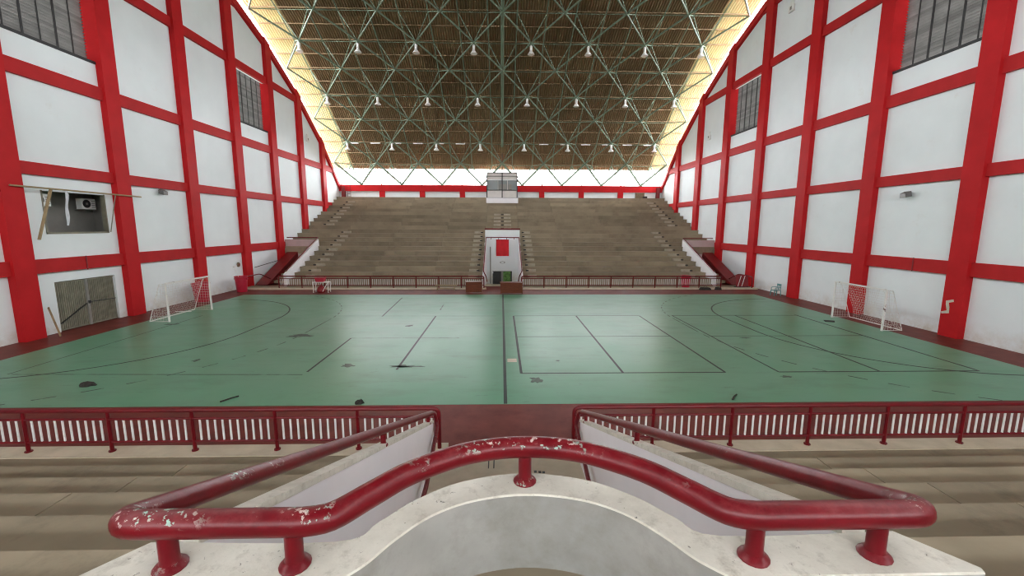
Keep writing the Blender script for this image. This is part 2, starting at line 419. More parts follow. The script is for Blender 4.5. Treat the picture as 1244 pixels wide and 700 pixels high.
# end walls
PC = [23.45 + 2.965 * sg + 5.93 * sg * k for k in range(6) for sg in (1, -1)]
PC = sorted(PC)
EDG = [-14.9] + PC + [FAR + .3]
ZB = [(3.11, 3.79), (7.85, 8.44), (12.39, 13.07), (18.79, 19.42), (23.7, 24.3)]
ZCUT = [0] + [(a + b) / 2 for a, b in ZB] + [40]
def ztop(y): return ZC + math.sqrt(max(RW * RW - (y - Y0) ** 2, 0))
def zlin(y):
    for a, b in zip(EDG[:-1], EDG[1:]):
        if a - .01 <= y <= b + .01: return ztop(a) + (ztop(b) - ztop(a)) * (y - a) / (b - a)
    return ztop(y)
def clip(poly, a, za, b, zb):            # keep the part of a (y, z) polygon below the line (a,za)-(b,zb)
    f = lambda p: p[1] - (za + (zb - za) * (p[0] - a) / (b - a)); out = []
    for i in range(len(poly)):
        p, q = poly[i], poly[(i + 1) % len(poly)]
        fp, fq = f(p), f(q)
        if fp <= 0: out.append(p)
        if (fp < 0 < fq) or (fq < 0 < fp):
            t = fp / (fp - fq); out.append((p[0] + (q[0] - p[0]) * t, p[1] + (q[1] - p[1]) * t))
    return out
LOUV = []
def end_wall(sg, name):
    wl = empty(name, (sg * 22.9, Y0, 0), 'white plastered end wall with a grid of red pillars and beams', 'wall', kind='structure')
    def yz(poly, xa, xb, nm, m):
        return MB().prism([(sg * xa, y, z) for y, z in poly], (sg * (xb - xa), 0, 0)).build(nm, m, wl)
    for a, b in zip(EDG[:-1], EDG[1:]):
        za, zb = ztop(a), ztop(b); mid = (a + b) / 2
        centre = abs(mid - 23.45) < 1; side = abs(abs(mid - 23.45) - 17.79) < 1
        for z0, z1 in zip(ZCUT[:-1], ZCUT[1:]):
            op = None
            if sg < 0 and centre and z0 == 0: op = (22.0, 25.42, 0, 2.58)
            elif sg < 0 and centre and abs(z0 - ZCUT[1]) < .01: op = (22.0, 25.42, 5.03, 7.13)
            elif (centre or side) and abs(z0 - ZCUT[3]) < .01: op = (a, b, 14.36, 18.8)
            cells = [(a, b, z0, z1)]
            if op:
                y0, y1, w0, w1 = op
                cells = [(a, b, z0, w0), (a, b, w1, z1), (a, y0, w0, w1), (y1, b, w0, w1)]
                if w1 > 14: LOUV.append((sg, a, b))
            for c0, c1, d0, d1 in cells:
                if c1 - c0 < .02 or d1 - d0 < .02: continue
                P = clip([(c0, d0), (c1, d0), (c1, d1), (c0, d1)], a, za, b, zb)
                if len(P) >= 3: yz(P, 22.75, 23.0, 'wall_panel', 'wall')
        for z0, z1 in ZB:
            P = clip([(a + .47, z0), (b - .47, z0), (b - .47, z1), (a + .47, z1)], a, za, b, zb)
            if len(P) >= 3: yz(P, 22.55, 22.8, 'beam', 'redbeam')
        t = .62; yz([(a, za - t), (b, zb - t), (b, zb), (a, za)], 22.47, 23.05, 'arch_beam', 'red')
    for y in PC:
        P = clip([(y - .475, 0), (y + .475, 0), (y + .475, 40), (y - .475, 40)], y, ztop(y) + .05, y + 1, ztop(y) + .05 + (ztop(y + 1) - ztop(y)))
        yz(P, XF, 23.3, 'pillar', 'red')
    return wl
wall_l = end_wall(-1, 'wall_left'); wall_r = end_wall(1, 'wall_right')
# chipped paint on the right-hand pillar
def chip(y, z, pts):
    P = [(XF - .012, y + p, z + q) for p, q in pts]; MB().prism(P, (.02, 0, 0)).build('paint_chip', 'paper', wall_r)
chip(20.65, 1.62, [(-.1, -.42), (.25, -.5), (.28, -.4), (.02, -.3), (.1, 0), (.12, .18), (-.22, .3), (-.25, .18), (-.02, .1), (-.08, -.1)])
MB().box(-22.54, -22.52, 23.60, 23.66, 3.08, 3.82).build('joint', 'darkred', wall_l); MB().box(22.52, 22.54, 22.9, 22.96, 3.08, 3.82).build('joint', 'darkred', wall_r)

# louvred windows high in the end walls
slat_me = MB().bar((-.0, -2.49, 0), (0, 2.49, 0), .19, .014, (math.sin(R(40)), 0, math.cos(R(40)))).mesh('slat', 'slat')
slat_me2 = MB().bar((-.0, -2.49, 0), (0, 2.49, 0), .19, .014, (-math.sin(R(40)), 0, math.cos(R(40)))).mesh('slat', 'slat')
for n, (sg, a, b) in enumerate(LOUV):
    m = (a + b) / 2; wn = empty('window_%d' % (n + 1), (sg * 23.15, m, 14.36), 'grey louvred window high in the end wall', 'window', kind='structure')
    if m > 10:
        for k in range(31): inst('slat', slat_me if sg > 0 else slat_me2, (sg * 23.18, m, 14.5 + .15 * k), wn)
    else:
        s = MB()
        for k in range(31): s.bar((sg * 23.18, a + .48, 14.5 + .15 * k), (sg * 23.18, b - .48, 14.5 + .15 * k), .19, .014, (sg * math.sin(R(40)), 0, math.cos(R(40))))
        s.build('slat_bank', 'slat', wn)
    MB().box(sg * 22.7, sg * 23.25, a + .47, b - .47, 14.30, 14.44).build('sill', 'black', wn)
    for k in range(1, 6): MB().box(sg * 23.06, sg * 23.1, a + .47 + 4.99 * k / 6 - (.05 if k % 2 == 0 else .025), a + .47 + 4.99 * k / 6 + (.05 if k % 2 == 0 else .025), 14.4, 18.8).build('mullion', 'black', wn)

# far and rear walls
def cross_wall(y, sg, name, ztop_):
    wl = empty(name, (0, y, 0), 'white upper wall with red ring beam behind the grandstand', 'wall', kind='structure')
    xs = [-23] + [S * k for k in range(-3, 4)] + [23]
    for a, b in zip(xs[:-1], xs[1:]): MB().box(a, b, y + sg * .25, y + sg * .45, -1.5, 10.9).build('wall_panel', 'wall', wl)
    MB().box(-22.9, 22.9, y, y + sg * .5, 10.2, ztop_).build('ring_beam', 'red', wl)
    for x in xs[1:-1]: MB().box(x - .37, x + .37, y + .02 * sg, y + sg * .4, 8.5, 10.25).build('pillar', 'red', wl)
    return wl
cross_wall(FAR, 1, 'wall_far', 11.1); cross_wall(2 * Y0 - FAR, -1, 'wall_near', 11.1)
for sg in (-1, 1): MB().box(sg * 22.38, sg * 21.9, FAR - .1, FAR + .3, 8.6, 10.9).build('corner_post', 'darkred', bpy.data.objects['wall_far'])

# ---------------------------------------------------------------- grandstands
RISE, TREAD = .43, 1.1
def stand(name, label, mir, full):
    root = empty(name, (0, mir(38.5), .1), label, 'grandstand')
    for k in range(21):
        ya, yb = mir(38.5 + TREAD * k), mir(38.5 + TREAD * (k + 1) + .12 if k < 20 else FAR + .3)
        zt = .72 + RISE * k; zb = zt - .75 if k else .05
        segs = []
        for sg in (-1, 1):
            xs = [1.9, 6.45, 12.05, 17.6, 19.15 if (k < 6) else 22.76]
            for a, b in zip(xs[:-1], xs[1:]): segs.append(sorted((sg * a, sg * b)))
        if k >= 9: segs.append((-1.9, 1.9))
        for a, b in segs:
            MB().box(a + .012, b - .012, min(ya, yb), max(ya, yb), zb, zt - .05).box(a + .012, b - .012, *sorted((ya + (-.05 if ya < yb else .05), yb)), zt - .07, zt).build('step_slab', 'slab' if full else 'concrete', root)
    return root
far_stand = stand('grandstand', 'far concrete grandstand below the glazed cabin', lambda y: y, True)
near_stand = stand('grandstand', 'concrete grandstand on both sides of the chipped curved handrail', lambda y: 2 * Y0 - y, False)
# small half steps with a dark drain hole, marking the aisles
astep = MB().box(-.42, .42, -.30, .02, 0, .23).mesh('aisle_step', 'aisle'); hole = MB().box(-.13, .13, -.31, -.29, .06, .17).mesh('drain_hole', 'black')
def aisle(x, ks, hx):
    for k in ks:
        y = 38.5 + TREAD * k; z = .72 + RISE * (k - 1)
        inst('aisle_step', astep, (x, y, z), far_stand); inst('drain_hole', hole, (x + hx, y + .0, z), far_stand)
aisle(-2.75, range(1, 11), .42); aisle(2.75, range(1, 11), -.42)
aisle(-17.6, range(1, 11), -.5); aisle(17.6, range(1, 11), .5)
aisle(-20.3, range(12, 20), -.6); aisle(20.3, range(12, 20), .6)
aisle(-.62, range(11, 16), .6); aisle(.62, range(11, 16), -.6)

# walkways and kerbs at the foot of the stands
for nm, f in (('far', lambda y: y), ('near', lambda y: 2 * Y0 - y)):
    for sg in (-1, 1):
        y = sorted((f(36.55), f(37.08))); x = sorted((sg * 1.45, sg * 22.4))
        k = MB().box(*x, *y, 0, .12).build('kerb', 'cream'); tag(k, 'cream painted kerb under the %s railing, %s' % ('far' if nm == 'far' else 'balcony-side', 'toward the chipped pillar wall' if sg > 0 else 'toward the steel gate wall'), 'kerb', 'cream kerbs')
        y = sorted((f(37.08), f(38.44))); x = sorted((sg * 1.9, sg * 22.4))
        k = MB().box(*x, *y, 0, .10).build('walkway', 'concrete'); tag(k, 'brown concrete walkway below the %s, %s' % ('far grandstand' if nm == 'far' else 'stand by the curved handrail', 'toward the chipped pillar wall' if sg > 0 else 'toward the steel gate wall'), 'walkway', 'walkways at the stands')

# ---------------------------------------------------------------- entrance tunnels
def slope_z(y, z0): return z0 - .395 * (y - 1.62)
def tunnel_wall(sg, mir, label):
    z0 = 4.10
    root = empty('stair_wall', (sg * 1.75, mir(9.2), .1), label, 'wall')
    ys = (1.77, 9.2) if mir(0) == 0 else (1.6, 9.2)
    zb = .1 if mir(0) == 0 else -.9
    P = [(sg * 1.675, mir(ys[0]), zb), (sg * 1.675, mir(ys[1]), zb), (sg * 1.675, mir(ys[1]), slope_z(ys[1], z0) - .06), (sg * 1.675, mir(ys[0]), slope_z(ys[0], z0) - .06)]
    MB().prism(P, (sg * .105, 0, 0)).build('wall_body', 'white', root)
    if mir(0) == 0: ys = (2.0, 9.2)
    P = [(sg * 1.665, mir(ys[0]), slope_z(ys[0], z0) - .06), (sg * 1.665, mir(ys[1] + .02), slope_z(ys[1], z0) - .06), (sg * 1.665, mir(ys[1] + .02), slope_z(ys[1], z0)), (sg * 1.665, mir(ys[0]), slope_z(ys[0], z0))]
    MB().prism(P, (sg * .125, 0, 0)).build('coping', 'cap' if mir(0) == 0 else 'white', root)
    return root
near_m = lambda y: y
far_m = lambda y: 2 * Y0 - y
for sg, t in ((-1, 'toward the steel gate wall'), (1, 'toward the plain wall with the chipped pillar')):
    tunnel_wall(sg, near_m, 'white sloping stair wall with cream coping, %s' % t)
    tunnel_wall(sg, far_m, 'white sloping wall of the far entrance under the red banner, %s' % t)
tf = MB().box(-1.9, 1.9, 1.0, 9.6, 0, .11).build('tunnel_floor', 'cream'); tag(tf, 'cream concrete floor of the passage below the curved handrail', 'floor', kind='structure')
for x, y in ((.62, 8.75), (.72, 8.73), (.8, 8.72)): MB().box(x - .03, x + .03, y - .04, y + .04, .108, .114).build('drain_hole', 'black', tf)
for x in (-.42, -.3): MB().box(x - .012, x + .012, 8.9, 9.4, .108, .114).build('floor_joint', 'black', tf)

# balcony with curved parapet
INN = [(-1.86, 1.52), (-.80, 1.52), (-.70, 1.62), (-.61, 1.76), (-.47, 1.92), (-.27, 2.03), (0, 2.075), (.27, 2.03), (.47, 1.92), (.61, 1.76), (.70, 1.62), (.80, 1.52), (1.86, 1.52)]
OUT = [(-1.86, 1.545), (-1.70, 1.76), (-.88, 1.75), (-.72, 1.88), (-.58, 2.04), (-.34, 2.20), (0, 2.27), (.34, 2.20), (.58, 2.04), (.72, 1.88), (.88, 1.75), (1.70, 1.76), (1.86, 1.545)]
def seg_curve(P):
    C = catmull([(x, y, 0) for x, y in P[1:-1]], 5)
    return [Vector((*P[0], 0))] + C + [Vector((*P[-1], 0))]
bal = empty('balcony', (0, 1.6, 3.4), 'dirty white parapet with a rounded bulge under the chipped red rail', 'balcony')
I = seg_curve(INN); O = seg_curve(OUT)
def lift(L_, z): return [Vector((p.x, p.y, z)) for p in L_]
def inset(A, B, t): return [p + (q - p).normalized() * min(t, (q - p).length * .3) for p, q in zip(A, B)]
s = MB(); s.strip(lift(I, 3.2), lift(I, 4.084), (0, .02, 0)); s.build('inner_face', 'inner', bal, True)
s = MB(); rings = [lift([p + Vector((0, .02, 0)) for p in I], 3.2), lift(I, 4.088), lift(inset(I, O, .004), 4.094), lift(inset(O, I, .012), 4.10), lift(O, 4.085), lift(O, 3.3)]
for ring in rings: s.v += ring
k = len(I)
for r_ in range(len(rings) - 1):
    for i in range(k - 1): s.f.append((r_ * k + i, r_ * k + i + 1, (r_ + 1) * k + i + 1, (r_ + 1) * k + i))
s.f.append(tuple(r_ * k for r_ in range(6))); s.f.append(tuple(r_ * k + k - 1 for r_ in range(6))[::-1])
s.build('parapet', 'cap', bal, True)
MB().prism([Vector((p.x, p.y + .05, 3.5)) for p in I] + [Vector((1.86, -2.0, 3.5)), Vector((-1.86, -2.0, 3.5))], (0, 0, .16)).build('balcony_floor', 'concrete', bal)
MB().box(-1.9, 1.9, -2.3, -2.0, 3.3, 4.95).build('back_wall', 'white', bal)
for sg in (-1, 1): MB().box(sg * 1.86, sg * 1.99, -2.2, 1.52, 2.4, 3.75).build('side_kerb', 'white', bal)

# handrail over the balcony parapet and down the stair walls
ZR = 4.29; RT = .057
hr = empty('balcony_handrail', (0, 1.62, 4.1), 'thick dark red pipe handrail with chipped paint curving over the balcony parapet', 'handrail')
cv = [(-.96, 1.62), (-.84, 1.655), (-.72, 1.80), (-.58, 1.965), (-.36, 2.12), (-.18, 2.185), (0, 2.205)]
def sl(y): return ZR - .395 * (y - 1.62)
base = [Vector((-1.72, 9.15, sl(9.15))), Vector((-1.72, 1.62, ZR)), Vector((-.98, 1.62, ZR))]
left = fillet([(-1.55, 9.0, .98), (-1.62, 9.2, sl(9.2) - .05), (-1.70, 8.7, sl(8.7)), (-1.72, 1.63, ZR), (-1.0, 1.62, ZR)], .13, 6)
mid = catmull([(x, y, ZR) for x, y in cv] + [(-x, y, ZR) for x, y in cv[::-1][1:]], 5)
left_pts = fillet([(-1.70, 9.12, sl(9.12)), (-1.72, 1.62, ZR), (-1.05, 1.62, ZR)], .14, 7)
right_pts = [Vector((-p.x, p.y, p.z)) for p in left_pts[::-1]]
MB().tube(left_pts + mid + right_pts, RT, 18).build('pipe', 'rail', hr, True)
post_prof = [(.062, 0), (.064, .012), (.056, .022), (.040, .034), (.036, .05), (.036, .16)]
for x, y in ((-1.5, 1.62), (-.99, 1.62), (0, 2.19), (.95, 1.62), (1.48, 1.62)):
    MB().lathe((x, y, 4.09), post_prof, 16).build('post', 'rail', hr, True)
for sg in (-1, 1):
    for y in (5.4, 8.75): MB().lathe((sg * 1.71, y, slope_z(y, 4.10) - .03), post_prof, 12).build('post', 'rail', hr, True)
    # lower rail bending down from the end of the wall and running back inside
    p = fillet([(sg * 1.70, 9.1, sl(9.1)), (sg * 1.66, 9.3, sl(9.3) - .02), (sg * 1.60, 9.32, .95), (sg * 1.52, 7.4, .72), (sg * 1.52, 6.0, .70)], .16, 5)
    MB().tube(p, .042, 10).build('lower_rail', 'rail', hr, True)

# ---------------------------------------------------------------- fences
def fence(y, sg, xend, label, ground=.12, ns=8):
    fe = empty('railing', (sg * 10, y, ground), label, 'railing', 'red railings with white balusters')
    x0 = 1.64; n = 9; stp = (xend - x0) / n
    top = fillet([(sg * x0, y, ground), (sg * x0, y, 1.14), (sg * xend, y, 1.14)], .16, 5)
    MB().tube(top, .05, ns).build('top_rail', 'pipe', fe, True)
    for z, nm in ((.93, 'upper_rail'), (.36, 'lower_rail')): MB().tube([(sg * x0, y, z), (sg * xend, y, z)], .032, ns).build(nm, 'pipe', fe, True)
    for i in range(1, n + 1):
        x = sg * (x0 + stp * i)
        po = MB().tube([(x, y, ground), (x, y, 1.13)], .042, ns).build('post', 'pipe', fe, True)
        if y < 20: MB().tube([(x, y, ground), (x, y, ground + .03)], .075, ns).build('base_plate', 'pipe', po)
    me = MB().box(-.02, .02, -.012, .012, 0, .55).mesh('baluster', 'plastic')
    for i in range(n):
        for j in range(1, 11): inst('baluster', me, (sg * (x0 + stp * (i + j / 11)), y, .37), fe)
    return fe
fence(9.8, -1, 19.2, 'dark red railing with white balusters before the balcony, running toward the gate wall')
fence(9.8, 1, 19.2, 'dark red railing with white balusters before the balcony, running toward the chipped pillar')
fence(36.8, -1, 19.2, 'distant red railing at the far stand, behind the desks and white table')
fence(36.8, 1, 19.2, 'distant red railing at the far stand, in front of the small red bin')

# ---------------------------------------------------------------- far entrance
fe_ = empty('wall_entrance', (0, 45, .1), 'white end wall of the far entrance with dark doorway under the banner', 'wall', kind='structure')
MB().box(-1.7, -1.05, 45, 45.2, -1.2, 4.1).build('wall_panel', 'wall', fe_); MB().box(1.0, 1.7, 45, 45.2, -1.2, 4.1).build('wall_panel', 'wall', fe_)
MB().box(-1.05, 1.0, 45, 45.2, .72, 4.1).build('wall_panel', 'wall', fe_)
MB().box(-1.32, -1.22, 44.93, 45.02, -.6, 3.3).build('drain_pipe', 'recess', fe_)
MB().box(-1.9, 1.9, 47.4, 47.6, 3.3, 5.0).build('balcony_back_wall', 'wall', fe_)
MB().box(-1.9, 1.9, 45.2, 47.5, 3.4, 3.66).build('balcony_slab', 'wall', fe_)
s = MB(); P = [(-1.9, 38.6, .1), (1.9, 38.6, .1), (1.9, 45.1, -.66), (-1.9, 45.1, -.66)]; s.prism([Vector(p) - Vector((0, 0, .15)) for p in P], (0, 0, .15)); s.build('ramp', 'cream', fe_)
d = empty('door_2', (0, 45.1, -.66), 'dark open doorway with a flat panel of outdoor greenery at the far entrance', 'door', kind='structure')
MB().box(-.98, -.15, 45.12, 45.16, -.64, .68).build('dark_leaf', 'black', d)
MB().box(-.15, 0.08, 45.10, 45.16, -.64, .70).build('door_stile', 'recess', d)
MB().box(.08, .86, 45.12, 45.16, -.64, .68).build('greenery_panel', 'hedge', d)  # flat foliage-coloured panel, added in place of the greenery outside
MB().box(.86, 1.0, 45.08, 45.16, -.64, .70).build('frame_post', 'black', d); MB().box(-1.05, 1.0, 45.06, 45.18, .66, .76).build('frame_head', 'black', d)
rl = empty('balcony_handrail', (0, 45, 4.1), 'distant dark red rails over the far entrance balcony', 'handrail')
MB().tube([(-1.75, 45.0, 4.25), (1.75, 45.0, 4.25)], .05, 8).build('front_rail', 'pipe', rl, True)
MB().tube([(-1.95, 47.5, 5.12), (1.95, 47.5, 5.12)], .07, 8).build('back_rail', 'pipe', rl, True)
for x in (-1.2, -.4, .45, 1.2): MB().tube([(x, 45.0, 4.05), (x, 45.0, 4.25)], .035, 6).build('post', 'pipe', rl, True)
for sg in (-1, 1):
    MB().tube(fillet([(sg * 1.72, 45.0, 4.25), (sg * 1.72, 37.9, 1.45), (sg * 1.5, 38.1, 1.0), (sg * 1.45, 39.4, .35)], .2, 4), .05, 8).build('side_rail', 'pipe', rl, True)
bn = empty('banner', (0, 44.9, 2.3), 'red cloth banner hanging over the far entrance door', 'banner')
s = MB(); A = []; B = []
for i in range(13):
    x = -.66 + 1.32 * i / 12; dy = .03 * math.sin(i * 1.4); A.append((x, 44.9 + dy, 4.02)); B.append((x, 44.88 + dy * 1.6, 2.32))
s.strip(A, B, (0, .015, 0)); s.build('cloth', 'banner', bn); MB().tube([(-.7, 44.9, 4.04), (.7, 44.9, 4.04)], .02, 6).build('rod', 'pipe', bn)
pl = empty('wall_plaque', (0, 44.95, 1.55), 'small pale oval plaque below the red banner', 'plaque')
MB().prism([(.28 * math.cos(a * .524), 44.98, 1.65 + .12 * math.sin(a * .524)) for a in range(12)], (0, -.05, 0)).build('plate', 'recess', pl); MB().prism([(.2 * math.cos(a * .524), 44.93, 1.65 + .08 * math.sin(a * .524)) for a in range(12)], (0, -.02, 0)).build('face', 'wall', pl)

# corner stairs beside the far stand
for sg, t in ((-1, 'beside the gate wall and red bins'), (1, 'beside the wall with the teal chair')):
    r_ = empty('corner_stair', (sg * 20.8, 41, .1), 'corner stair with white parapet and dark red flank, %s' % t, 'stair')
    P = [(sg * 19.15, 38.0, .1), (sg * 19.15, 45.3, 2.9), (sg * 19.15, 45.3, 4.05), (sg * 19.15, 38.0, 1.2)]
    MB().prism(P, (sg * .22, 0, 0)).build('parapet', 'white', r_)
    MB().box(*sorted((sg * 19.2, sg * 22.6)), 45.15, 45.35, 0, 4.0).build('back_wall', 'pink', r_)
    P = [(sg * 22.42, 38.9, .1), (sg * 22.42, 41.6, .1), (sg * 22.42, 45.2, 1.75), (sg * 22.42, 45.2, 2.75)]
    MB().prism(P, (-sg * 1.1, 0, 0)).build('stair_flank', 'darkred', r_)
    for k in range(7): MB().box(*sorted((sg * 19.4, sg * 21.3)), 40.0 + .7 * k, 45.2, .1 + .25 * k, .1 + .25 * (k + 1)).build('stair_step', 'concrete', r_)
    MB().tube([(sg * 19.2, 38.1, 1.42), (sg * 19.2, 45.2, 4.2)], .05, 8).build('parapet_rail', 'pipe', r_, True)
    MB().tube([(sg * 19.2, 45.25, 4.2), (sg * 22.4, 45.25, 4.2)], .045, 8).build('top_rail', 'pipe', r_, True)
    p = fillet([(sg * 21.95, 36.75, .12), (sg * 21.95, 36.75, 1.1), (sg * 21.95, 39.0, 1.1), (sg * 21.3, 40.6, .12)], .3, 5)
    MB().tube(p, .045, 8).build('hoop_rail', 'pipe', r_, True)
MB().tube([(-22.74, 39.6, 1.62), (-22.74, 44.2, 1.95)], .03, 6).build('conduit', 'black', wall_l)

# glazed cabin in front of the far wall
cb = empty('cabin', (0, 60.2, 8.2), 'white glazed commentary cabin standing on top of the far grandstand', 'cabin')
MB().box(-2.17, 2.17, 59.3, 60.9, 8.0, 9.22).build('plinth', 'white', cb)
MB().box(-2.1, 2.1, 59.9, 61.4, 9.22, 12.6).build('body', 'cabin', cb)
for x in (-2.08, 0, 2.04):
    MB().box(x - .06, x + .06, 59.78, 59.92, 9.22, 12.65).build('mullion', 'black', cb)
for z in (9.24, 10.3, 12.6): MB().box(-2.12, 2.1, 59.8, 59.92, z - .05, z + .05).build('transom', 'black', cb)
for i, (a, b) in enumerate(((-2.0, -.62), (-.52, .68), (.78, 1.98))): MB().box(a, b, 59.86, 59.905, 10.38, 11.58).build('window_pane', 'glass', cb)
MB().box(-.45, .6, 59.80, 59.86, 10.36, 11.1).build('dark_screen', 'recess', cb); MB().box(.85, 1.3, 59.82, 59.87, 10.36, 11.1).build('dark_screen', 'recess', cb)
MB().box(-2.0, 2.0, 59.84, 59.905, 11.6, 11.68).build('sill_strip', 'wall', cb); MB().box(-2.0, 2.0, 59.84, 59.905, 12.05, 12.2).build('sill_strip', 'recess', cb)
MB().tube([(0, 59.8, 12.6), (0, 59.9, 15.2)], .05, 6).build('cable', 'black', cb)

# ================================================================ THINGS
# hanging lamps under the frame nodes
def lamp(x, j):
    p = cyl(ROW0 + DT * j, RI, x); p = Vector((x, p.y, p.z - .1)); return p
ORD = ['nearest the gate wall', 'second from the gate wall', 'third from the gate wall', 'fourth from the gate wall', 'fourth from the chipped pillar wall', 'third from the chipped pillar wall', 'second from the chipped pillar wall', 'nearest the chipped pillar wall']
LT = None
for j, rowname in ((0, 'upper'), (2, 'middle'), (4, 'lowest')):
    for k in range(8):
        x = S * (k - 3.5); p = lamp(x, j)
        lab = 'white bell-shaped hanging lamp in the %s lamp row, %s' % (rowname, ORD[k])
        if LT is None:
            LT = empty('hanging_lamp', p - Vector((0, 0, .95)), lab, 'lamp', 'hanging lamps under the roof frame')
            q = p
            MB().tube([q, q - Vector((0, 0, .15))], .05, 8).build('stem', 'steel', LT)
            MB().lathe(q - Vector((0, 0, .6)), [(.10, 0), (.13, .03), (.13, .42), (.09, .46)], 12).build('ballast_case', 'lamp', LT, True)
            sh_ = MB().lathe(q - Vector((0, 0, .95)), [(.34, 0), (.33, .04), (.24, .16), (.14, .30), (.11, .36)], 16).build('shade', 'lamp', LT, True)
            MB().lathe(q - Vector((0, 0, .945)), [(.17, 0), (.19, .02), (.15, .1)], 12).build('lens', 'lens', sh_, True)
        else: copy_tree(LT, p - Vector((0, 0, .95)), lab)
# fluorescent battens
FT = None
for k in (-7, -6, -5, -4, -3, -2, 2, 3, 4, 5, 6, 7):
    p = Vector((k * S / 2 + (.05 if k < 0 else -.05), 59.0, 16.15))
    side = 'gate wall' if k < 0 else 'chipped pillar wall'; lab = 'slim white tube lamp under the far roof slope, %s the %s' % (('nearest', 'second from', 'third from', 'fourth from', 'fifth from', 'sixth from')[7 - abs(k)], side)
    if FT is None:
        FT = empty('tube_lamp', p, lab, 'lamp', 'tube lamps in one row')
        MB().box(p.x - .62, p.x + .62, p.y - .05, p.y + .05, p.z + .05, p.z + .12).build('batten', 'lamp', FT)
        MB().tube([(p.x - .6, p.y, p.z + .01), (p.x + .6, p.y, p.z + .01)], .035, 8).build('tube', 'plastic', FT, True)
        MB().tube([(p.x, p.y, p.z + .12), (p.x, p.y, p.z + .75)], .015, 5).build('hanger', 'steel', FT)
    else: copy_tree(FT, p, lab)

# goals
def goal(loc, sg, label, wd, sag):
    x, y = loc; h = 2.2; g_ = empty('futsal_goal', (x, y, 0), label, 'goal', 'futsal goals')
    dep = 1.1 * sg
    for yy in (y - wd / 2, y + wd / 2):
        MB().box(x - .04, x + .04, yy - .04, yy + .04, .005, h).build('post', 'post', g_)
        MB().tube([(x, yy, h - .03), (x + .35 * sg, yy, h - .05), (x + dep, yy, .03), (x, yy, .03)], .022, 6).build('side_frame', 'post', g_, True)
    MB().box(x - .04, x + .04, y - wd / 2, y + wd / 2, h - .04, h + .04).build('crossbar', 'post', g_)
    MB().tube([(x + dep, y - wd / 2, .03), (x + dep, y + wd / 2, .03)], .022, 6).build('base_bar', 'post', g_, True)
    s = MB(); nu = int(wd / .16); nv = 16; G = []
    rs = random.Random(3)
    for i in range(nu + 1):
        u = i / nu; row_ = []
        for j in range(nv + 1):
            v = j / nv
            yy = y - wd / 2 + wd * u
            if sag: yy += sag * math.sin(v * math.pi * .9) * (.55 - u) * 1.15 * (1 if abs(u - .55) < .45 else .3)
            xx = x + sg * (.03 + (.35 * min(v / .15, 1) + .75 * max(v - .15, 0) / .85)) - sg * .18 * math.sin(v * math.pi) + rs.uniform(-.02, .02)
            row_.append(Vector((xx, yy + rs.uniform(-.02, .02), max(.03, h - .05 - (h - .1) * max(v - .08, 0) / .92))))
        G.append(row_)
    for i in range(nu + 1): s.tube(G[i], .006, 3)
    for j in range(nv + 1): s.tube([G[i][j] for i in range(nu + 1)], .006, 3)
    for yy in (y - wd / 2, y + wd / 2):
        for j in range(1, 13):
            zz = h * j / 13; xe = x + sg * (.35 + .75 * (1 - j / 13)) ; s.tube([(x, yy, zz), (xe, yy, zz)], .006, 3)
        for j in range(1, 7):
            xx = x + sg * j * .16; zz = h * (1 - max(0, (abs(xx - x) - .35)) / .75) ; s.tube([(xx, yy, .03), (xx, yy, zz)], .006, 3)
    tag(s.build('net', 'net', g_), 'slack white net')
    return g_
goal((-19.0, 26.05), -1, 'worn white goal with slack net before the red bucket bin', 3.6, .5)
goal((20.1, 23.4), 1, 'worn white goal with gathered net before the right-hand wall pillar', 3.46, 1.3)
# bins
def bin_(loc, r, h, label, lid=False):
    x, y, z = loc; b = empty('trash_bin', loc, label, 'bin', 'red plastic bins')
    MB().lathe(loc, [(r * .78, 0), (r * .80, .03), (r * .97, h * .93), (r * 1.06, h * .94), (r * 1.06, h), (r * .95, h), (r * .75, .05)], 18).build('body', 'binred', b, True)
    for a in (0, math.pi): MB().box(x + math.cos(a) * r * 1.05 - .04, x + math.cos(a) * r * 1.05 + .04, y - .1, y + .1, z + h * .8, z + h * .86).build('handle', 'binred', b)
    return b
bin_((-21.75, 31.0, 0), .55, 1.35, 'wide red plastic bin standing behind the goal net')
bin_((-21.6, 35.55, 0), .48, 1.3, 'tall red plastic bin with a stick, beside the corner stair rail')
bin_((16.3, 37.35, .12), .42, 1.02, 'red plastic bin behind the far railing near the corner stair')
st = empty('broom', (-21.5, 35.5, .06), 'thin pale broom stick leaning in the red bin', 'broom')
MB().tube([(-21.45, 35.55, .1), (-21.95, 35.4, 2.05)], .02, 6).build('stick', 'plastic', st); MB().box(-22.05, -21.9, 35.3, 35.5, 2.03, 2.13).build('head', 'plastic', st)
# desks
def desk(x0, x1, y0, label, h):
    d_ = empty('desk', ((x0 + x1) / 2, y0, 0), label, 'desk', 'brown wooden desks')
    y1 = y0 + .62
    MB().box(x0 - .03, x1 + .03, y0 - .04, y1, h - .05, h).build('desk_top', 'wood', d_)
    MB().box(x0 + .02, x1 - .02, y0 + .02, y0 + .05, .12, h - .05).build('front_panel', 'wood', d_)
    for x in (x0, x1 - .04): MB().box(x, x + .04, y0, y1 - .03, .0, h - .05).build('side_panel', 'wood', d_)
    MB().box(x0, x1, y0 + .01, y0 + .04, .06, .14).build('plinth_rail', 'wood', d_)
desk(-3.05, -1.72, 34.75, 'narrow brown wooden desk beside the far entrance', .93)
desk(-.2, 1.6, 34.35, 'wide brown wooden desk straddling the centre line of the court', .92)
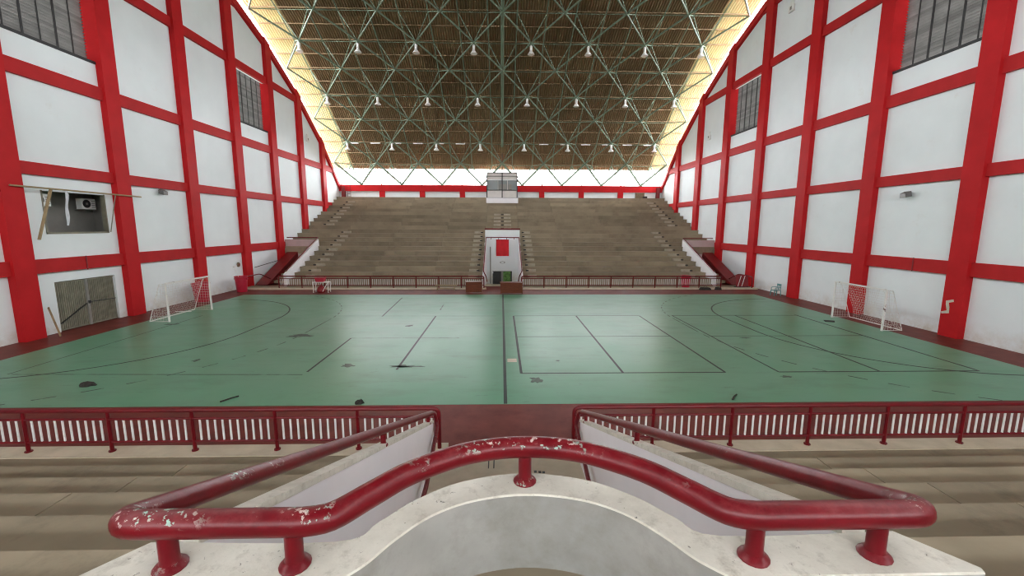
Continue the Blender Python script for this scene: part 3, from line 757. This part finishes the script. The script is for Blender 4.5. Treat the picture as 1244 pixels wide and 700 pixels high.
# bench before the far fence
b_ = empty('bench', (-4.8, 36.0, 0), 'low brown wooden bench before the far railing', 'bench')
MB().box(-5.7, -3.9, 35.8, 36.15, .46, .51).build('seat', 'plank', b_)
for x in (-5.55, -4.1): MB().bar((x, 35.82, 0), (x, 35.9, .46), .06, .04).build('leg', 'plank', b_); MB().bar((x, 36.13, 0), (x, 36.05, .46), .06, .04).build('leg', 'plank', b_)
MB().box(-5.5, -4.1, 35.95, 35.99, .18, .23).build('stretcher', 'plank', b_)
# white table with a red crate
t_ = empty('folding_table', (-14.9, 35.2, 0), 'small white metal table before the far railing', 'table')
MB().box(-15.55, -14.25, 34.9, 35.5, .84, .88).build('table_top', 'plastic', t_)
for x in (-15.5, -14.3):
    for y in (34.95, 35.45): MB().tube([(x, y, 0), (x, y, .85)], .03, 6).build('leg', 'plastic', t_)
    MB().tube([(x, 34.95, .2), (x, 35.45, .2)], .025, 6).build('rung', 'plastic', t_)
MB().tube([(-14.3, 34.94, .85), (-14.75, 34.94, .1)], .03, 6).build('brace', 'plastic', t_)
c_ = empty('crate', (-15, 35.3, .88), 'dark red crate on the small white table', 'crate')
MB().prism([(-15.3, 35.05, .88), (-14.7, 35.05, .88), (-14.62, 35.05, 1.2), (-15.38, 35.05, 1.2)], (0, .4, 0)).build('body', 'binred', c_); MB().box(-15.42, -14.58, 35.02, 35.48, 1.18, 1.23).build('rim', 'binred', c_)
c_ = empty('bundle', (-14.95, 35.2, 0), 'dark red bundle on the floor under the white table', 'bundle')
MB().lathe((-14.95, 35.2, 0), [(.28, 0), (.36, .12), (.30, .38), (.12, .55), (.02, .6)], 12).build('cloth', 'darkred', c_, True); MB().tube([(-14.95, 35.2, .5), (-14.9, 35.15, .68)], .05, 6).build('knot', 'darkred', c_)
# teal chair
ch = empty('plastic_chair', (21.85, 33.3, 0), 'teal plastic armchair against the right-hand wall', 'chair')
x, y = 21.85, 33.3
MB().box(x - .25, x + .25, y - .25, y + .25, .42, .46).build('seat', 'chair', ch)
for dx, dy in ((-.23, -.23), (.23, -.23), (-.23, .23), (.23, .23)): MB().bar((x + dx * 1.12, y + dy * 1.12, 0), (x + dx, y + dy, .44), .05, .05).build('leg', 'chair', ch)
MB().box(x + .22, x + .27, y - .24, y + .24, .82, .95).build('back_top', 'chair', ch)
for dy in (-.22, -.07, .07, .22): MB().bar((x + .23, y + dy, .44), (x + .25, y + dy, .85), .04, .03).build('back_slat', 'chair', ch)
for dy in (-.25, .25): MB().tube(fillet([(x - .2, y + dy, .44), (x - .22, y + dy, .66), (x + .24, y + dy, .68)], .08, 4), .025, 6).build('armrest', 'chair', ch, True)
# steel gate in the left wall
gt = empty('door_1', (-22.85, 23.7, 0), 'olive corrugated steel double gate in the left wall', 'door', kind='structure')
for a, b in ((22.05, 23.66), (23.74, 25.38)):
    lf = empty('gate_leaf', (-22.88, (a + b) / 2, .02), parent=gt)
    me = MB().box(-.03, .03, -.035, .035, 0, 2.5).mesh('slat', 'gate'); n = 15
    MB().box(-23.06, -23.01, a - .12, b + .12, -.02, 2.66).build('backing', 'gate', lf)  # unseen wider board, added to stop daylight leaking round the gate
    MB().box(-22.93, -22.90, a, b, .03, 2.54).build('backing', 'gate', lf)
    for i in range(n): inst('slat', me, (-22.87, a + (b - a) * (i + .5) / n, .03), lf)
    for z in (.03, 2.48): MB().box(-22.9, -22.82, a, b, z, z + .06).build('edge_bar', 'gate', lf)
MB().box(-22.9, -22.78, 23.63, 23.77, .02, 2.56).build('centre_post', 'recess', gt)
MB().bar((-22.80, 22.1, .42), (-22.80, 23.6, 1.22), .03, .07, (1, 0, 0)).build('chain', 'black', gt); MB().bar((-22.80, 23.75, 1.28), (-22.80, 25.35, 1.22), .03, .06, (1, 0, 0)).build('chain', 'black', gt)
MB().box(-22.83, -22.74, 23.66, 23.8, 1.2, 1.36).build('lock', 'black', gt)
# recess window with air conditioners
rc = empty('window_9', (-23.0, 23.7, 5.03), 'unglazed recess high in the left wall holding air conditioner units', 'window', kind='structure')
MB().box(-24.6, -24.5, 21.6, 26.6, 4.9, 7.4).build('back_panel', 'recess', rc); MB().box(-24.6, -22.98, 21.6, 26.6, 4.88, 5.03).build('sill', 'recess', rc)
MB().box(-24.6, -23.0, 21.6, 26.6, 7.3, 7.4).build('head', 'recess', rc)
for y in (21.6, 26.6): MB().box(-24.6, -23.0, y - .05, y + .05, 4.9, 7.4).build('jamb', 'recess', rc)
for a, b, z0, z1 in ((22.0, 25.42, 5.0, 5.09), (22.0, 22.06, 5.0, 7.16), (25.36, 25.42, 5.0, 7.16)): MB().box(-22.95, -22.72, a, b, z0, z1).build('frame_bar', 'gate', rc)
def aircon(x, y, z, label):
    a = empty('air_conditioner', (x, y, z), label, 'air conditioner', 'outdoor air conditioner units')
    MB().box(x - .15, x + .15, y - .42, y + .42, z, z + .6).build('casing', 'plastic', a)
    fg = MB().prism([(x + .15, y - .12 + .23 * math.cos(i * .393), z + .3 + .23 * math.sin(i * .393)) for i in range(16)], (.02, 0, 0)).build('fan_grille', 'black', a)
    MB().box(x + .165, x + .185, y - .18, y - .06, z + .24, z + .36).build('fan_hub', 'recess', fg)
    for i in range(4): MB().box(x + .15, x + .165, y + .18, y + .38, z + .1 + .11 * i, z + .14 + .11 * i).build('vent_slot', 'recess', a)
    for dy in (-.3, .3): MB().box(x - .35, x + .2, y + dy - .02, y + dy + .02, z - .05, z).build('bracket', 'recess', a)
aircon(-23.95, 25.55, 6.35, 'white air conditioner unit with dark round fan in the wall recess')
aircon(-23.25, 22.35, 6.4, 'white air conditioner unit at the pole end of the wall recess')
p_ = MB().tube([(-22.3, 20.3, 7.24), (-22.3, 27.4, 7.17)], .04, 8).build('metal_pole', 'plank', smooth=True); tag(p_, 'long thin pole fixed across the wall recess', 'pole')
p_ = MB().bar((-22.42, 22.2, 7.22), (-22.42, 21.3, 4.75), .05, .13, (1, 0, 0)).build('plank', 'plank'); tag(p_, 'narrow wooden plank hanging askew from the pole', 'plank')
p_ = MB().tube([(-22.4, 25.75, 7.18), (-22.62, 25.4, 5.06)], .025, 6).build('brace_rod', 'gate'); tag(p_, 'thin rod bracing the pole over the wall recess', 'rod')
s = MB(); A = []; B = []
for i in range(9):
    z = 7.18 - 1.75 * i / 8; A.append((-22.3 + .03 * math.sin(i), 22.75 - .02 * i, z)); B.append((-22.28, 22.87 - .02 * i + .04 * math.sin(i * 1.3), z))
s.strip(A, B, (.02, 0, 0)); p_ = s.build('hanging_cloth', 'cloth'); tag(p_, 'pale torn cloth strip hanging from the pole', 'cloth')
# floodlights and small fixtures on the walls
def flood(sg, y, z, label):
    f_ = empty('floodlight', (sg * 22.75, y, z), label, 'floodlight', 'small wall floodlights')
    MB().box(*sorted((sg * 22.745, sg * 22.5)), y - .03, y + .03, z + .05, z + .11).build('bracket', 'recess', f_)
    MB().prism([(sg * 22.62, y - .2, z - .12), (sg * 22.3, y - .2, z - .2), (sg * 22.3, y - .2, z + .04), (sg * 22.55, y - .2, z + .16)], (0, .4, 0)).build('housing', 'slat', f_)
    MB().box(*sorted((sg * 22.3, sg * 22.28)), y - .17, y + .17, z - .18, z + .02).build('lens', 'lens', f_)
flood(-1, 29.4, 7.62, 'small grey floodlight high on the gate wall'); flood(1, 23.8, 7.3, 'small grey floodlight on the wall behind the gathered-net goal')
for sg, y, z, lb in ((-1, 52.3, 15.5, 'small white fixture high on the gate wall near the roof'), (1, 48.2, 15.3, 'small white fixture on the right-hand wall near the far corner'), (1, 35.8, 22.6, 'small white fixture at the arch of the right-hand wall')):
    f_ = empty('wall_fixture', (sg * 22.75, y, z - .4), lb, 'fixture', 'small white wall fixtures')
    MB().box(*sorted((sg * 22.76, sg * 22.6)), y - .3, y + .3, z - .42, z + .05).build('case', 'plastic', f_); MB().box(*sorted((sg * 22.76, sg * 22.64)), y - .16, y + .16, z + .05, z + .4).build('top_case', 'plastic', f_)
    MB().box(*sorted((sg * 22.6, sg * 22.58)), y - .08, y + .1, z - .25, z - .02).build('lens', 'recess', f_)
# ladder and box on the far wall
l_ = empty('ladder', (-21.3, FAR - .15, 9.33), 'thin dark ladder at the far corner of the ring beam', 'ladder')
for x in (-21.55, -21.1): MB().tube([(x, FAR - .15, 9.33), (x, FAR - .15, 11.2)], .025, 6).build('stile', 'pipe', l_)
for k in range(6): MB().tube([(-21.55, FAR - .15, 9.5 + .3 * k), (-21.1, FAR - .15, 9.5 + .3 * k)], .02, 6).build('rung', 'pipe', l_)
x_ = empty('wooden_box', (19.4, 61.0, 9.32), 'brown wooden box standing on the top step of the far grandstand', 'box')
MB().box(18.8, 19.95, 60.75, 61.3, 9.33, 10.05).build('body', 'board', x_); MB().box(18.75, 20.0, 60.72, 61.32, 10.02, 10.08).build('lid', 'board', x_); MB().box(19.7, 20.3, 60.5, 60.7, 9.33, 9.6).build('dark_end', 'black', x_)
# debris on the court and small mats
def rag(x, y, r, label, seed):
    rs = random.Random(seed); s = MB(); P = []
    for ring, (k, z) in enumerate(((1, .005), (.8, .10), (.35, .13))):
        for i in range(12):
            a = i * math.pi / 6; q = k * rs.uniform(.6, 1.1); s.v.append(Vector((x + r * 1.7 * q * math.cos(a), y + r * q * math.sin(a), z * rs.uniform(.6, 1.2) if ring else .006)))
    for j in range(2):
        for i in range(12): a = j * 12 + i; b = j * 12 + (i + 1) % 12; s.f.append((a, b, b + 12, a + 12))
    s.f.append(tuple(24 + i for i in range(12)))
    o = s.build('rag', 'debris'); tag(o, label, 'debris')
rag(-14.37, 14.4, .17, 'dark crumpled rag on the open green floor toward the gate wall', 2); rag(-4.55, 12.75, .10, 'small dark rag at the green floor edge by the railing', 5)
for a, b, lb in (((-8.9, 12.9), (-8.6, 13.35), 'short dark stick on the court behind the gate-side railing'), ((7.6, 13.2), (7.25, 12.8), 'short dark stick on the court behind the chipped-pillar-side railing')):
    p_ = MB().tube([(*a, .03), ((a[0] + b[0]) / 2, (a[1] + b[1]) / 2 + .03, .035), (*b, .03)], .025, 5).build('stick', 'debris'); tag(p_, lb, 'stick')
p_ = MB().prism([(18.75, 23.9, .004), (19.2, 23.75, .004), (19.45, 24.1, .004), (18.95, 24.3, .004)], (0, 0, .02)).build('rubber_mat', 'debris'); tag(p_, 'small black mat on the court before the gathered-net goal', 'mat')
p_ = MB().bar((-21.9, 21.1, .02), (-22.65, 21.45, 1.4), .03, .08, (1, 0, 0)).build('leaning_board', 'plank'); tag(p_, 'thin board leaning on the wall between pillar and steel gate', 'board')
p_ = MB().box(-20.9, -19.9, 27.2, 27.3, .004, .02).build('white_strip', 'plastic'); tag(p_, 'short white strip on the maroon floor inside the goal', 'strip')

# small extras in the corners
a_ = empty('alarm_bell', (-22.74, 37.2, 1.9), 'small brown round bell on the gate wall above the tall red bin', 'bell')
MB().prism([(-22.745, 37.2 + .2 * math.cos(i * .524), 2.1 + .2 * math.sin(i * .524)) for i in range(12)], (.07, 0, 0)).build('bell', 'board', a_)
MB().prism([(-22.68, 37.2 + .08 * math.cos(i * .785), 2.1 + .08 * math.sin(i * .785)) for i in range(8)], (.05, 0, 0)).build('hub', 'darkred', a_)
p_ = empty('folded_barrier', (21.4, 37.2, .12), 'dark red folded barrier with pale diagonal bars beside the teal chair corner stair', 'barrier')
MB().bar((21.35, 37.2, .13), (21.35, 37.45, 1.2), 1.1, .05, (0, 1, 0)).build('panel', 'darkred', p_)
for dx in (-.3, .05): MB().bar((21.35 + dx - .12, 37.16, .2), (21.35 + dx + .22, 37.36, 1.12), .05, .03, (0, 1, 0)).build('diagonal_bar', 'plastic', p_)
MB().box(20.75, 21.95, 37.05, 37.5, .12, .17).build('foot', 'black', p_)
for x, wd, lb in ((17.6, .5, 'low dark bag lying at the foot of the far railing near the red bin'), (18.75, .25, 'small dark bag at the foot of the far railing before the corner stair')):
    b_ = empty('bag', (x, 36.35, 0), lb, 'bag')
    MB().prism([(x - wd, 36.2, .004), (x + wd, 36.2, .004), (x + wd * .8, 36.2, .2), (x - wd * .7, 36.2, .24)], (0, .3, 0)).build('body', 'debris', b_)
    MB().tube(fillet([(x - wd * .4, 36.35, .2), (x - wd * .2, 36.35, .32), (x + wd * .3, 36.35, .3), (x + wd * .4, 36.35, .18)], .08, 3), .02, 5).build('handle', 'debris', b_)
